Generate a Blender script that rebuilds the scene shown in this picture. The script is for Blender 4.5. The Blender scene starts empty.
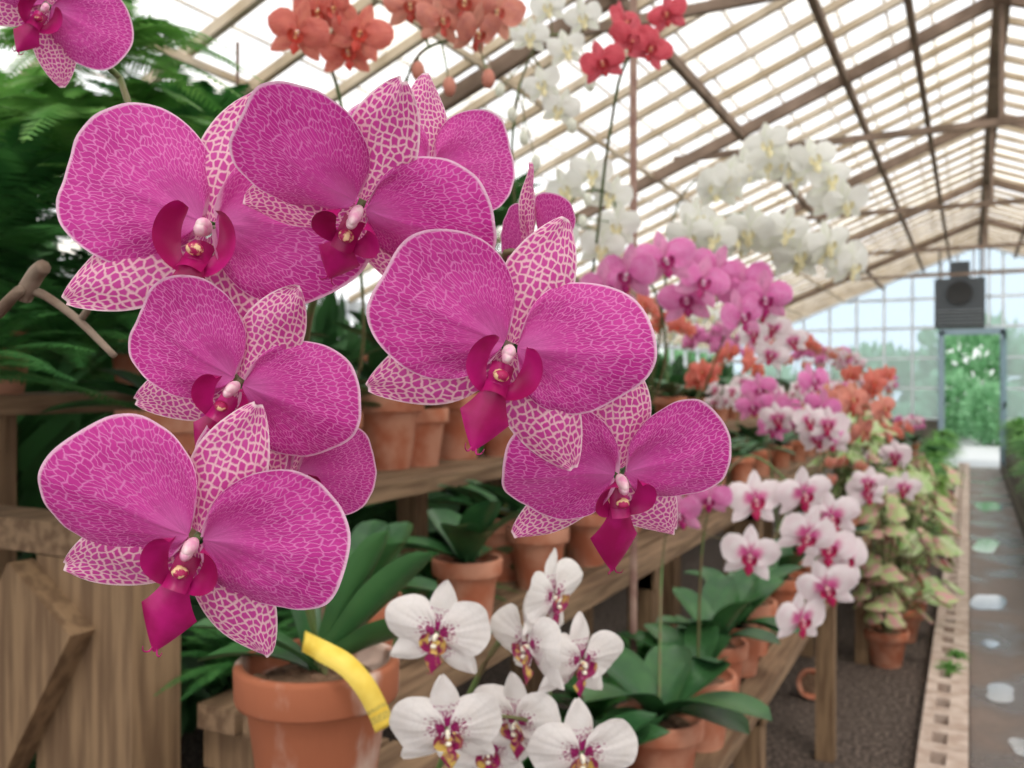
import bpy, bmesh, math, random
from mathutils import Vector, Matrix
random.seed(7)
scn = bpy.context.scene
scn.view_settings.view_transform = 'Standard'
scn.view_settings.look = 'None'
scn.view_settings.exposure = 0.0

EYE = 1.5
TH = math.radians(26.97)          # the photographer looks 27 deg left of the house axis (+Y)
FW = Vector((-math.sin(TH), math.cos(TH), 0)); RT = Vector((math.cos(TH), math.sin(TH), 0)); UP = Vector((0,0,1))
def st(r, d, h):
    """metres right of / ahead of the standpoint, height above floor -> world"""
    return RT*r + FW*d + UP*h

# ------------------------------------------------------------------ materials
def nodes(name):
    m = bpy.data.materials.new(name); m.use_nodes = True
    nt = m.node_tree; nt.nodes.clear()
    out = nt.nodes.new('ShaderNodeOutputMaterial')
    return m, nt, out
def N(nt, t, **kw):
    n = nt.nodes.new(t)
    for k, v in kw.items():
        if k in n.inputs: n.inputs[k].default_value = v
        else: setattr(n, k, v)
    return n
def c4(c): return (c[0], c[1], c[2], 1)
def mixcol(nt, fac, a, b, mode='MIX'):
    n = nt.nodes.new('ShaderNodeMix'); n.data_type = 'RGBA'; n.blend_type = mode
    for sock, v in ((n.inputs[0], fac), (n.inputs[6], a), (n.inputs[7], b)):
        if isinstance(v, bpy.types.NodeSocket): nt.links.new(v, sock)
        elif isinstance(v, (int, float)): sock.default_value = v
        else: sock.default_value = c4(v)
    return n.outputs[2]
def math_(nt, op, a, b=0.0, c=0.0, clamp=False):
    n = nt.nodes.new('ShaderNodeMath'); n.operation = op; n.use_clamp = clamp
    for i, v in enumerate((a, b, c)):
        if isinstance(v, bpy.types.NodeSocket): nt.links.new(v, n.inputs[i])
        else: n.inputs[i].default_value = v
    return n.outputs[0]
def maprange(nt, v, a, b, c=0.0, d=1.0):
    n = nt.nodes.new('ShaderNodeMapRange'); n.interpolation_type = 'SMOOTHSTEP'
    nt.links.new(v, n.inputs[0])
    for i, x in enumerate((a, b, c, d)): n.inputs[i+1].default_value = x
    return n.outputs[0]

def mat(name, col, rough=0.6, col2=None, scale=8.0, bump=0.0, stretch=(1,1,1), trans=0.0, spec=0.4, lo=.35, hi=.65, rot=(0,0,0)):
    m, nt, out = nodes(name)
    b = N(nt, 'ShaderNodeBsdfPrincipled'); b.inputs['Roughness'].default_value = rough
    b.inputs['Specular IOR Level'].default_value = spec
    b.inputs['Base Color'].default_value = c4(col)
    tc = N(nt, 'ShaderNodeTexCoord'); mp = N(nt, 'ShaderNodeMapping')
    mp.inputs['Scale'].default_value = stretch; mp.inputs['Rotation'].default_value = rot
    nt.links.new(tc.outputs['Object'], mp.inputs[0])
    nz = N(nt, 'ShaderNodeTexNoise'); nz.inputs['Scale'].default_value = scale; nz.inputs['Detail'].default_value = 5
    nt.links.new(mp.outputs[0], nz.inputs['Vector'])
    colout = None
    if col2:
        colout = mixcol(nt, maprange(nt, nz.outputs[0], lo, hi), col, col2)
        nt.links.new(colout, b.inputs['Base Color'])
    if bump:
        bp = N(nt, 'ShaderNodeBump'); bp.inputs['Strength'].default_value = bump; bp.inputs['Distance'].default_value = 0.01
        nt.links.new(nz.outputs[0], bp.inputs['Height']); nt.links.new(bp.outputs[0], b.inputs['Normal'])
    if trans > 0:
        t = N(nt, 'ShaderNodeBsdfTranslucent'); t.inputs[0].default_value = c4(col)
        if colout: nt.links.new(colout, t.inputs[0])
        mx = N(nt, 'ShaderNodeMixShader'); mx.inputs[0].default_value = trans
        nt.links.new(b.outputs[0], mx.inputs[1]); nt.links.new(t.outputs[0], mx.inputs[2])
        nt.links.new(mx.outputs[0], out.inputs[0])
    else: nt.links.new(b.outputs[0], out.inputs[0])
    return m

def petal_mat(name, main, pale, thick=0.04, su=34, sv=16, rim=True, inner_fade=(.1,.45), blotch=None, blo=(.15,.35), spots=False, soft=.07, trans=.32, deep=None, rnd_=.75, rimcol=None, center=None, wobble=.10, radial=None):
    """veined orchid tissue, driven by the petal's own UV (u across, v base->margin)"""
    m, nt, out = nodes(name)
    uv = N(nt, 'ShaderNodeUVMap'); uv.uv_map = 'UVMap'
    sep = N(nt, 'ShaderNodeSeparateXYZ'); nt.links.new(uv.outputs[0], sep.inputs[0])
    u, v = sep.outputs[0], sep.outputs[1]
    nz = N(nt, 'ShaderNodeTexNoise'); nz.inputs['Scale'].default_value = 9; nz.inputs['Detail'].default_value = 3
    nt.links.new(uv.outputs[0], nz.inputs['Vector'])
    wob = math_(nt, 'MULTIPLY', math_(nt, 'SUBTRACT', nz.outputs[0], .5), wobble)
    cu = math_(nt, 'MULTIPLY', math_(nt, 'ADD', u, wob), su)
    cv = math_(nt, 'MULTIPLY', math_(nt, 'ADD', v, wob), sv)
    cb = N(nt, 'ShaderNodeCombineXYZ'); nt.links.new(cu, cb.inputs[0]); nt.links.new(cv, cb.inputs[1])
    vo = N(nt, 'ShaderNodeTexVoronoi'); vo.voronoi_dimensions = '2D'; vo.feature = 'DISTANCE_TO_EDGE'
    vo.inputs['Scale'].default_value = 1; vo.inputs['Randomness'].default_value = rnd_
    nt.links.new(cb.outputs[0], vo.inputs['Vector'])
    cell = maprange(nt, vo.outputs['Distance'], thick, thick+soft)     # 1 inside cell
    line = math_(nt, 'SUBTRACT', 1.0, cell)
    if inner_fade: line = math_(nt, 'MULTIPLY', line, maprange(nt, v, inner_fade[0], inner_fade[1], .15, 1))
    nz2 = N(nt, 'ShaderNodeTexNoise'); nz2.inputs['Scale'].default_value = 3.0
    nt.links.new(uv.outputs[0], nz2.inputs['Vector'])
    dp = deep if deep else tuple(x*.75 for x in main)
    base = mixcol(nt, maprange(nt, nz2.outputs[0], .35, .7), main, dp)
    if center: base = mixcol(nt, maprange(nt, v, .05, .4, 1, 0), base, center)
    if radial:   # darker veins fanning out from the claw
        wu = math_(nt, 'ADD', u, math_(nt, 'MULTIPLY', math_(nt, 'SUBTRACT', nz.outputs[0], .5), .025))
        sn = math_(nt, 'ABSOLUTE', math_(nt, 'SINE', math_(nt, 'MULTIPLY', wu, radial[0])))
        base = mixcol(nt, math_(nt, 'MULTIPLY', maprange(nt, sn, .0, .5, 1, 0), radial[2]), base, radial[1])
    col = mixcol(nt, line, base, pale)
    if blotch:
        edge = math_(nt, 'ADD', v, math_(nt, 'MULTIPLY', math_(nt, 'SUBTRACT', nz.outputs[0], .5), .35))
        if spots:
            edge = math_(nt, 'SUBTRACT', edge, math_(nt, 'MULTIPLY', maprange(nt, vo.outputs['Distance'], .1, .35), .22))
        f = maprange(nt, edge, blo[0], blo[1], 1, 0)
        col = mixcol(nt, f, col, blotch)
    if rim:
        ru = math_(nt, 'ABSOLUTE', math_(nt, 'MULTIPLY', math_(nt, 'SUBTRACT', u, .5), 2))
        rr = math_(nt, 'MAXIMUM', maprange(nt, v, .970, .99), math_(nt, 'MULTIPLY', maprange(nt, ru, .90, .98), maprange(nt, v, .2, .5)))
        col = mixcol(nt, math_(nt, 'MULTIPLY', rr, .8), col, rimcol or pale)
    b = N(nt, 'ShaderNodeBsdfPrincipled'); b.inputs['Roughness'].default_value = .5
    b.inputs['Specular IOR Level'].default_value = .3
    b.inputs['Sheen Weight'].default_value = .12
    nt.links.new(col, b.inputs['Base Color'])
    bp = N(nt, 'ShaderNodeBump'); bp.inputs['Strength'].default_value = .3; bp.inputs['Distance'].default_value = .0006
    nt.links.new(cell, bp.inputs['Height']); nt.links.new(bp.outputs[0], b.inputs['Normal'])
    t = N(nt, 'ShaderNodeBsdfTranslucent'); nt.links.new(col, t.inputs[0])
    mx = N(nt, 'ShaderNodeMixShader'); mx.inputs[0].default_value = trans
    nt.links.new(b.outputs[0], mx.inputs[1]); nt.links.new(t.outputs[0], mx.inputs[2])
    nt.links.new(mx.outputs[0], out.inputs[0])
    return m

TERRA = mat('terracotta', (.42,.13,.065), .85, (.54,.25,.16), 14, .25)
TERRA_OLD = mat('weathered_terracotta', (.36,.115,.055), .9, (.58,.42,.35), 16, .35, stretch=(1,1,.45), lo=.47, hi=.62)
BARK = mat('bark_mix', (.10,.055,.03), .9, (.22,.13,.08), 60, .8)
LEAF = mat('orchid_leaf', (.025,.085,.03), .33, (.05,.145,.045), 10, .05, trans=.06)
STEM = mat('orchid_stem', (.10,.17,.05), .5, (.16,.12,.06), 20)
STAKE = mat('stake_brown', (.14,.08,.05), .7)
TWIG = mat('twig', (.14,.09,.06), .8, (.25,.19,.14), 30, .4)

HERO = [petal_mat('magenta_petal', (.64,.045,.35), (.76,.22,.54), .0, 66, 11, soft=.15, inner_fade=(.1,.6), deep=(.54,.024,.28), rnd_=.85, rimcol=(.90,.64,.78), center=(.68,.14,.45), wobble=.04, radial=(125, (.44,.012,.22), .4)),
        petal_mat('striped_sepal', (.60,.05,.32), (.88,.54,.62), .03, 10, 16, soft=.20, inner_fade=None, deep=(.62,.07,.36), rnd_=.65, rimcol=(.95,.76,.80), wobble=.06),
        mat('magenta_lip', (.34,.003,.09), .38, (.52,.010,.19), 60, trans=.12),
        mat('pink_column', (.80,.34,.52), .55, (.88,.66,.68), 300)]
CALLUS = mat('spotted_callus', (.86,.62,.34), .5, (.42,.01,.10), 420, lo=.42, hi=.52)
SPOT = [petal_mat('white_blotched_petal', (.84,.80,.78), (.78,.74,.72), .02, 12, 8, rim=False, blotch=(.30,.01,.12), blo=(.15,.20), spots=True, deep=(.80,.75,.72)),
        petal_mat('white_blotched_sepal', (.84,.80,.78), (.78,.74,.72), .02, 12, 8, rim=False, blotch=(.33,.01,.14), blo=(.18,.23), spots=True, deep=(.80,.75,.72)),
        mat('yellow_magenta_lip', (.30,.01,.10), .4, (.72,.50,.12), 90, lo=.48, hi=.62, trans=.15),
        mat('cream_column', (.85,.80,.65), .4)]
PWHT = [petal_mat('white_pink_petal', (.84,.74,.77), (.86,.82,.82), .05, 20, 10, rim=True, blotch=(.62,.10,.30), blo=(.2,.55), deep=(.80,.62,.68)),
        petal_mat('white_pink_sepal', (.84,.74,.77), (.86,.82,.82), .05, 12, 10, rim=True, blotch=(.62,.10,.30), blo=(.1,.45), deep=(.80,.62,.68)),
        mat('crimson_lip', (.40,.01,.08), .4), mat('rose_column', (.8,.5,.5), .4)]
PINK = [petal_mat('pink_petal', (.70,.11,.40), (.84,.50,.68), .02, 26, 12, deep=(.75,.20,.50)),
        petal_mat('pink_sepal', (.74,.22,.46), (.84,.5,.68), .03, 14, 12),
        mat('purple_lip', (.34,.008,.12), .4), mat('pale_column', (.8,.6,.7), .4)]
WHITE = [petal_mat('white_petal', (.88,.88,.84), (.82,.82,.78), .02, 20, 10, rim=False, deep=(.84,.84,.78), trans=.4),
         petal_mat('white_sepal', (.88,.88,.82), (.82,.82,.76), .02, 12, 10, rim=False, deep=(.80,.84,.68), trans=.4),
         mat('ivory_lip', (.82,.75,.45), .4), mat('ivory_column', (.88,.85,.7), .4)]
ORNG = [petal_mat('coral_petal', (.68,.15,.11), (.80,.32,.24), .03, 20, 10, deep=(.56,.09,.08)),
        petal_mat('coral_sepal', (.68,.18,.12), (.80,.35,.26), .03, 12, 10, deep=(.56,.09,.08)),
        mat('orange_lip', (.55,.05,.03), .4), mat('orange_column', (.8,.45,.2), .4)]
PEACH = [petal_mat('peach_petal', (.66,.22,.15), (.78,.40,.32), .03, 20, 10, deep=(.52,.14,.12)),
         petal_mat('peach_sepal', (.66,.26,.18), (.78,.40,.32), .03, 12, 10),
         mat('rust_lip', (.45,.06,.04), .4), mat('peach_column', (.8,.6,.3), .4)]
RED = [petal_mat('red_petal', (.64,.06,.10), (.75,.18,.2), .03, 20, 10, deep=(.52,.03,.06)),
       petal_mat('red_sepal', (.64,.07,.11), (.75,.22,.25), .03, 12, 10),
       mat('dark_red_lip', (.35,.01,.02), .4), mat('red_column', (.8,.4,.2), .4)]

# ------------------------------------------------------------------ mesh helpers
def new_obj(name, bm, mats, smooth=True):
    me = bpy.data.meshes.new(name + '_mesh')
    bm.to_mesh(me); bm.free()
    for m in mats: me.materials.append(m)
    if smooth:
        me.polygons.foreach_set('use_smooth', [True]*len(me.polygons))
    o = bpy.data.objects.new(name, me); scn.collection.objects.link(o)
    return o
def inst(name, me, M):
    o = bpy.data.objects.new(name, me); o.matrix_world = M; scn.collection.objects.link(o); return o
def new_bm():
    bm = bmesh.new(); uv = bm.loops.layers.uv.new('UVMap'); return bm, uv
def grid_faces(bm, uvl, rows, uvs, mi):
    for i in range(len(rows)-1):
        for j in range(len(rows[0])-1):
            vs = [rows[i][j], rows[i+1][j], rows[i+1][j+1], rows[i][j+1]]
            t = [uvs[i][j], uvs[i+1][j], uvs[i+1][j+1], uvs[i][j+1]]
            try: f = bm.faces.new(vs)
            except ValueError: continue
            f.material_index = mi
            for l, q in zip(f.loops, t): l[uvl].uv = q
def prof_oval(v): return max(0.0, math.sin(math.pi*min(1,(v*.96+.02))**.85))**.74
def prof_leaf(v): return max(0.03, math.sin(math.pi*(v*.95+.04)**.8))**.7
def prof_paddle(v): return (.35+.65*min(1,v/.55)**.8)*max(0.0,1-max(0,(v-.6)/.4)**2.4)**.5+.01
def prof_trowel(v):
    if v < .5: return .40+.60*(v/.5)**1.6
    return max(.02, (1-(v-.5)/.5))**.85
def blade(bm, uvl, M, O, d, s, L, W, prof, curve, fold, mi, nu=8, nv=14, ruf=0.0, ph=0.0, side=0.0):
    d = Vector(d).normalized(); s = Vector(s); s = (s - d*s.dot(d)).normalized(); n = s.cross(d)*-1
    O = Vector(O); rows, uvs = [], []
    for i in range(nv+1):
        v = i/nv; w = W*prof(v); r, t = [], []
        for j in range(nu+1):
            u = -1+2*j/nu
            p = O + d*(L*v) + s*(w*u + side*L*v*v) + n*(curve*L*v*v + fold*W*u*u*prof(v) + ruf*L*math.sin(v*9+u*3+ph)*v)
            r.append(bm.verts.new(M @ p)); t.append((u*.5+.5, v))
        rows.append(r); uvs.append(t)
    grid_faces(bm, uvl, rows, uvs, mi)
def bracket(bm, uvl, M, s, mi, nu=8, nv=14):
    """lip side lobe: a cupped crescent rising either side of the column"""
    rows, uvs = [], []
    for i in range(nv+1):
        v = i/nv; a = math.radians(-80+140*v); w = .072*(.45+.55*min(1,v/.45))*max(0.0,1-max(0,(v-.5)/.5)**1.8)**.6+.003
        r_, t = [], []
        for j in range(nu+1):
            u = -1+2*j/nu; R = .185+w*u
            z = .10+.13*v+.060*u*min(1,v*2.5)+.03*(1-u*u)*-1
            r_.append(bm.verts.new(M @ Vector((s*(.01+R*math.cos(a)), -.105+R*math.sin(a)*1.12, z)))); t.append((u*.5+.5, v))
        rows.append(r_); uvs.append(t)
    grid_faces(bm, uvl, rows, uvs, mi)
def fan(bm, uvl, M, O, ang, L, phi, p, mi, cup=.0, ruf=.02, ph=0.0, na=22, nr=14, skew=.12, lift=.03, petal=True):
    rows, uvs = [], []
    O = Vector(O); ca, sa = math.cos(ang), math.sin(ang)
    sg = 1 if ca > 0 else -1
    for i in range(nr+1):
        v = i/nr; r_, t = [], []
        for j in range(na+1):
            k = -1+2*j/na; f = k*phi
            if petal:
                R = L*max(.02, (1-abs(k)**2.3))**.62*(1+skew*k*sg)
                R *= 1 + .030*math.sin(f*4.3+ph) + .014*math.sin(f*9+ph*2) + .05*math.exp(-((f*sg-.55)/.4)**2)
                ys = .83
            else:
                R = L*(max(.02, math.cos(f))**p); ys = 1
            x = R*v*math.cos(f); y = R*v*math.sin(f)*ys
            z = lift*L*v + cup*L*v*v - .18*L*(y/L)**2*2.0 + ruf*L*math.sin(f*4.2+ph)*v*v*1.5 + .018*L*math.sin(v*8+ph) + .05*L*math.exp(-(f*5)**2)*v*(1-v)*2 + .005*L*math.sin(f*26)*v
            q = O + Vector((x*ca-y*sa, x*sa+y*ca, z))
            r_.append(bm.verts.new(M @ q)); t.append((k*.5+.5, v))
        rows.append(r_); uvs.append(t)
    grid_faces(bm, uvl, rows, uvs, mi)
def ball(bm, M, c, s, mi, seg=12, rot=None):
    T = M @ Matrix.Translation(Vector(c))
    if rot: T = T @ rot
    T = T @ Matrix.Diagonal((s[0], s[1], s[2], 1))
    r = bmesh.ops.create_uvsphere(bm, u_segments=seg, v_segments=max(6, seg*2//3), radius=1, matrix=T)
    for v in r['verts']:
        for f in v.link_faces: f.material_index = mi
def crom(pts, n=6):
    P = [Vector(p) for p in pts]
    if len(P) < 3: return P
    out = []
    Q = [P[0]*2-P[1]] + P + [P[-1]*2-P[-2]]
    for i in range(1, len(Q)-2):
        a, b, c, d = Q[i-1], Q[i], Q[i+1], Q[i+2]
        for k in range(n):
            t = k/n
            out.append(.5*((2*b)+(c-a)*t+(2*a-5*b+4*c-d)*t*t+(3*b-a-3*c+d)*t**3))
    out.append(P[-1]); return out
def tube(bm, pts, r0, r1, mi, seg=7, n=6):
    P = crom(pts, n); rings = []
    for i, p in enumerate(P):
        t = (P[min(i+1, len(P)-1)] - P[max(i-1, 0)])
        if t.length < 1e-7: t = Vector((0,0,1))
        t.normalize(); a = Vector((0,0,1)) if abs(t.z) < .8 else Vector((1,0,0))
        x = t.cross(a).normalized(); y = t.cross(x)
        r = r0+(r1-r0)*i/max(1, len(P)-1)
        rings.append([bm.verts.new(p + x*math.cos(2*math.pi*k/seg)*r + y*math.sin(2*math.pi*k/seg)*r) for k in range(seg)])
    for i in range(len(rings)-1):
        for k in range(seg):
            f = bm.faces.new((rings[i][k], rings[i][(k+1) % seg], rings[i+1][(k+1) % seg], rings[i+1][k])); f.material_index = mi
    for rg in (rings[0], rings[-1]):
        try: f = bm.faces.new(rg); f.material_index = mi
        except ValueError: pass
def lathe(bm, M, prof, mi, seg=28):
    rings = []
    for (r, z) in prof:
        rings.append([bm.verts.new(M @ Vector((r*math.cos(2*math.pi*k/seg), r*math.sin(2*math.pi*k/seg), z))) for k in range(seg)])
    for i in range(len(rings)-1):
        for k in range(seg):
            f = bm.faces.new((rings[i][k], rings[i][(k+1) % seg], rings[i+1][(k+1) % seg], rings[i+1][k])); f.material_index = mi
    for rg in (rings[0], rings[-1]):
        f = bm.faces.new(rg); f.material_index = mi
def pot(bm, M, R, H, mi=0, mi_soil=1, seg=28):
    lathe(bm, M, [(R*.66,0),(R*.68,.004),(R*.86,H*.74),(R*.87,H*.75),(R*.985,H*.755),(R*1.0,H*.78),(R*1.01,H*.97),(R*.99,H),(R*.90,H),(R*.88,H*.97),(R*.86,H*.88)], mi, seg)
    lathe(bm, M, [(R*.865,H*.86),(R*.5,H*.90),(R*.05,H*.91)], mi_soil, seg)
    for i in range(14):
        a = random.uniform(0, 6.28); q = random.uniform(0, .75)*R
        ball(bm, M, (q*math.cos(a), q*math.sin(a), H*.9), (R*.13, R*.09, R*.07), mi_soil, 6)
def box(bm, a, b, mi=0, M=None):
    x0,y0,z0 = a; x1,y1,z1 = b
    vs = [bm.verts.new((M @ Vector(p)) if M else p) for p in ((x0,y0,z0),(x1,y0,z0),(x1,y1,z0),(x0,y1,z0),(x0,y0,z1),(x1,y0,z1),(x1,y1,z1),(x0,y1,z1))]
    for q in ((0,3,2,1),(4,5,6,7),(0,1,5,4),(1,2,6,5),(2,3,7,6),(3,0,4,7)):
        f = bm.faces.new([vs[i] for i in q]); f.material_index = mi
def beam(bm, p, q, w, h, mi=0):
    """rectangular bar from p to q; w horizontal width, h height"""
    p, q = Vector(p), Vector(q); t = (q-p).normalized()
    a = Vector((0,0,1)) if abs(t.z) < .95 else Vector((0,1,0))
    x = t.cross(a).normalized(); y = x.cross(t).normalized()
    vs = [bm.verts.new(c + x*sx*w/2 + y*sy*h/2) for c in (p, q) for sx, sy in ((-1,-1),(1,-1),(1,1),(-1,1))]
    for f in ((0,1,2,3),(7,6,5,4),(0,4,5,1),(1,5,6,2),(2,6,7,3),(3,7,4,0)):
        g = bm.faces.new([vs[i] for i in f]); g.material_index = mi

# ------------------------------------------------------------------ orchid flower
def flower(bm, uvl, M, L, seed=0, hi=True, mi0=4, cup=-.06, callus=None, lk=1.0):
    rnd = random.Random(seed)
    S = M @ Matrix.Scale(L, 4)
    na, nr = (72, 24) if hi else (10, 5)
    nu, nv = (12, 20) if hi else (4, 6)
    j = lambda a: rnd.uniform(-a, a)
    # three sepals (behind)
    for a, LL, W in ((90+j(5), .98, .275), (217+j(6), 1.04, .28), (314+j(6), 1.0, .28)):
        a = math.radians(a); d = Vector((math.cos(a), math.sin(a), .0+j(.06)))
        blade(bm, uvl, S, d*.05+Vector((0,0,-.03)), d, (-math.sin(a), math.cos(a), 0), LL, W, prof_oval, -.12+j(.08), -.28, mi0+1, nu, nv, .025, rnd.random()*6)
    # two broad petals
    for s in (1, -1):
        a = math.radians(9+j(6)); a = a if s > 0 else math.pi-a
        fan(bm, uvl, S, (s*.05, .03, .015), a, 1.0+j(.05), math.radians(86), .70, mi0, cup+j(.08), .045, rnd.random()*6, na, nr, .09, .06)
    # lip: side lobes rising like brackets, trowel mid lobe with tendrils, callus, column
    for s in (1, -1):
        bracket(bm, uvl, S, s, mi0+2, nu//2*2, nv//2*2)
    blade(bm, uvl, S, (0, -.10, .04), (0, -.80, .45), (1, 0, 0), .26, .085, lambda v: 1, .2, -.5, mi0+2, nu//2*2, nv//2)
    blade(bm, uvl, S, (0, -.24, .15), (0, -1, .16), (1, 0, 0), .47*lk, .18*lk**.5, prof_trowel, -.20, -.55, mi0+2, nu//2*2, nv//2*2)
    if hi:
        for s in (1, -1):
            e = -.24-.44*lk
            P = [S @ Vector(p) for p in ((s*.01,e,.12),(s*.03,e-.05,.14),(s*.06,e-.03,.18),(s*.07,e+.01,.19))]
            tube(bm, P, .009*L, .003*L, mi0+2, 5, 4)
    cm = callus if callus is not None else mi0+3
    ball(bm, S, (0, -.18, .160), (.060, .045, .055), cm, 12 if hi else 6)
    ball(bm, S, (0, -.015, .09), (.050, .060, .11), mi0+3, 16 if hi else 6)
    ball(bm, S, (0, -.045, .145), (.043, .048, .060), mi0+3, 16 if hi else 6)

def fmat(pos, yaw=0, pitch=0, roll=0, base=None):
    """flower frame: faces back toward the aisle; yaw turns it to its viewer's right, pitch up"""
    z0 = -FW if base is None else Vector(base).normalized()
    z = Matrix.Rotation(math.radians(yaw), 3, 'Z') @ z0
    x = UP.cross(z).normalized()
    z = Matrix.Rotation(-math.radians(pitch), 3, x) @ z
    y = z.cross(x)
    M = Matrix((x, y, z)).transposed().to_4x4()
    M = Matrix.Translation(pos) @ M @ Matrix.Rotation(math.radians(roll), 4, 'Z')
    return M

def leaves(bm, uvl, c, n, L, W, seed=0, mi=2, hi=True, tilt=(.5,1.2)):
    rnd = random.Random(seed); a0 = rnd.uniform(0, 6.28)
    for i in range(n):
        a = a0 + i*math.pi + rnd.uniform(-.5,.5) + (i//2)*.5
        t = rnd.uniform(*tilt)
        d = Vector((math.cos(a), math.sin(a), t)); s = Vector((-math.sin(a), math.cos(a), 0))
        blade(bm, uvl, Matrix.Translation(c), (0,0,0), d, s, L*rnd.uniform(.7,1.0), W*.95, prof_paddle, .35*rnd.uniform(.7,1.6)*-1, .35, mi, 6 if hi else 4, 14 if hi else 7)

def spike_with_pedicels(bm, path, flowers_pos, r=.0028, back=.02):
    P = crom(path, 10)
    tube(bm, path, r*1.2, r*.7, 3, 7, 8)
    for (p, M, L) in flowers_pos:
        q = min(P, key=lambda x: (x-p).length)
        b = M @ Vector((0,0,-.25*L))
        tube(bm, [q, (q+b)/2+Vector((0,0,.006)), b, M @ Vector((0,0,.0))], r*.6, r*.55, 3, 6, 4)

def cluster(name, variety, spots, L, path, potpos, potR=.085, potH=.15, seed=1, hi=False, terra=None, buds=None, nleaf=6, leafL=.22, leafW=.04, spread=18, base=None, stake=None):
    bm, uvl = new_bm(); rnd = random.Random(seed); fl = []
    for i, s in enumerate(spots):
        p = st(*s[:3]); ex = s[3:] if len(s) > 3 else None
        yaw, pitch, roll = ex if ex else (rnd.uniform(-spread, spread)*1.6, rnd.uniform(-spread, 5), rnd.uniform(-20, 20))
        M = fmat(p, yaw, pitch, roll, base); fl.append((p, M, L)); flower(bm, uvl, M, L*rnd.uniform(.93,1.05), seed*50+i, hi)
    pp = Vector(potpos)
    if path is None:
        first = fl[0][0]
        path = [pp+Vector((0,0,potH*.9)), pp.lerp(first, .5)+Vector((0,0,.12))] + [f[0]-f[1].to_3x3().col[2]*.04 for f in fl]
    else: path = [pp+Vector((0,0,potH*.9))] + [st(*q) for q in path]
    spike_with_pedicels(bm, path, fl)
    for b in (buds or []):
        ball(bm, Matrix.Translation(st(*b)), (0,0,0), (.009,.009,.013), 8, 8)
        q = min(crom(path, 10), key=lambda x: (x-st(*b)).length)
        tube(bm, [st(*b), (st(*b)+q)/2+Vector((0,0,.004)), q], .001, .0015, 3, 5, 3)
    if stake:
        tube(bm, [pp+Vector((.01,.01,potH*.5)), pp+Vector((.01,.01,stake))], .0035, .0035, 9, 6)
    pot(bm, Matrix.Translation(pp), potR, potH)
    leaves(bm, uvl, pp+Vector((0,0,potH*.9)), nleaf, leafL, leafW, seed)
    return new_obj(name, bm, [terra or TERRA, BARK, LEAF, STEM] + variety + [variety[1], STAKE])

# ---- the big striped magenta orchid in front
bm, uvl = new_bm()
HL = [ # r, d, h, yaw, pitch, roll, L, lip
 (-.212, .41, 1.672, 22, -20, -30, .034, 1),   # top-left, cropped
 (-.1165,.345,1.560, 4,  2, -14, .0570, 1),
 (-.054, .32, 1.563, -18, -46, -38, .0475, 1),
 (-.102, .335,1.500,-8, -14, -32, .0435, 1),
 (-.0010,.31, 1.512,  2,  -8, -20, .0478, 1.1),
 (-.1055, .30, 1.448,  0, -14, -22, .0475, 1.3),
 (.0410, .345,1.465, 14, -28,   4, .0445, 1.5),
 (-.036, .39,1.592, 34,  -8, 0, .0410, 1),   # behind, turned away
 (.0080, .375,1.553, 108,  -6, 8, .0370, 1),
 (-.087, .355,1.464, 36,  -8, -15, .0370, 1),
]
fl = []
for i, (r,d,h,yw,pt,rl,L,lk) in enumerate(HL):
    p = st(r,d,h); M = fmat(p, yw, pt, rl); fl.append((p, M, L)); flower(bm, uvl, M, L, 300+i, True, callus=10, lk=lk)
ppos = st(-.205,.95,1.055)
pathA = [ppos+Vector((0,0,.14)), st(-.20,.86,1.40), st(-.14,.62,1.545), st(-.065,.43,1.575), st(-.01,.41,1.54), st(.035,.41,1.49), st(.045,.39,1.47)]
pathB = [ppos+Vector((.01,0,.14)), st(-.21,.84,1.36), st(-.19,.60,1.52), st(-.13,.43,1.53), st(-.105,.40,1.48), st(-.10,.37,1.45)]
pathC = [st(-.13,.43,1.53), st(-.17,.45,1.58), st(-.205,.47,1.66)]
tube(bm, pathA, .0032, .002, 3); tube(bm, pathB, .0032, .002, 3); tube(bm, pathC, .0022, .0018, 3)
PA = crom(pathA, 10)+crom(pathB, 10)+crom(pathC, 10)
for (p, M, L) in fl:
    q = min(PA, key=lambda x: (x-p).length); b = M @ Vector((0,0,-.3*L))
    tube(bm, [q, (q+b)/2, b, M @ Vector((0,0,0))], .0017, .0015, 3, 6, 4)
pot(bm, Matrix.Translation(ppos), .085, .155, seg=48)
for (az, t, L, W, cv) in ((20,2.4,.165,.024,-.10),(22,1.25,.17,.026,-.18),(10,.72,.135,.024,-.35),(165,.5,.13,.028,-.5),(200,1.1,.13,.028,-.4),(120,2.6,.15,.024,-.2)):
    a = math.radians(az); d = RT*math.cos(a)+FW*math.sin(a)+UP*t; s = -RT*math.sin(a)+FW*math.cos(a)
    if az < 60: s = FW*.75 - UP*.45 + RT*.45
    blade(bm, uvl, Matrix.Translation(ppos+Vector((0,0,.14))), (0,0,0), d, s, L, W, prof_paddle, cv, .4, 2, 8, 20)
tube(bm, [ppos+Vector((0,.01,.06)), ppos+Vector((0,.01,.37))], .003, .003, 9, 7)
new_obj('striped_magenta_orchid', bm, [TERRA_OLD, BARK, LEAF, STEM]+HERO+[HERO[1], STAKE, CALLUS])

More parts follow.
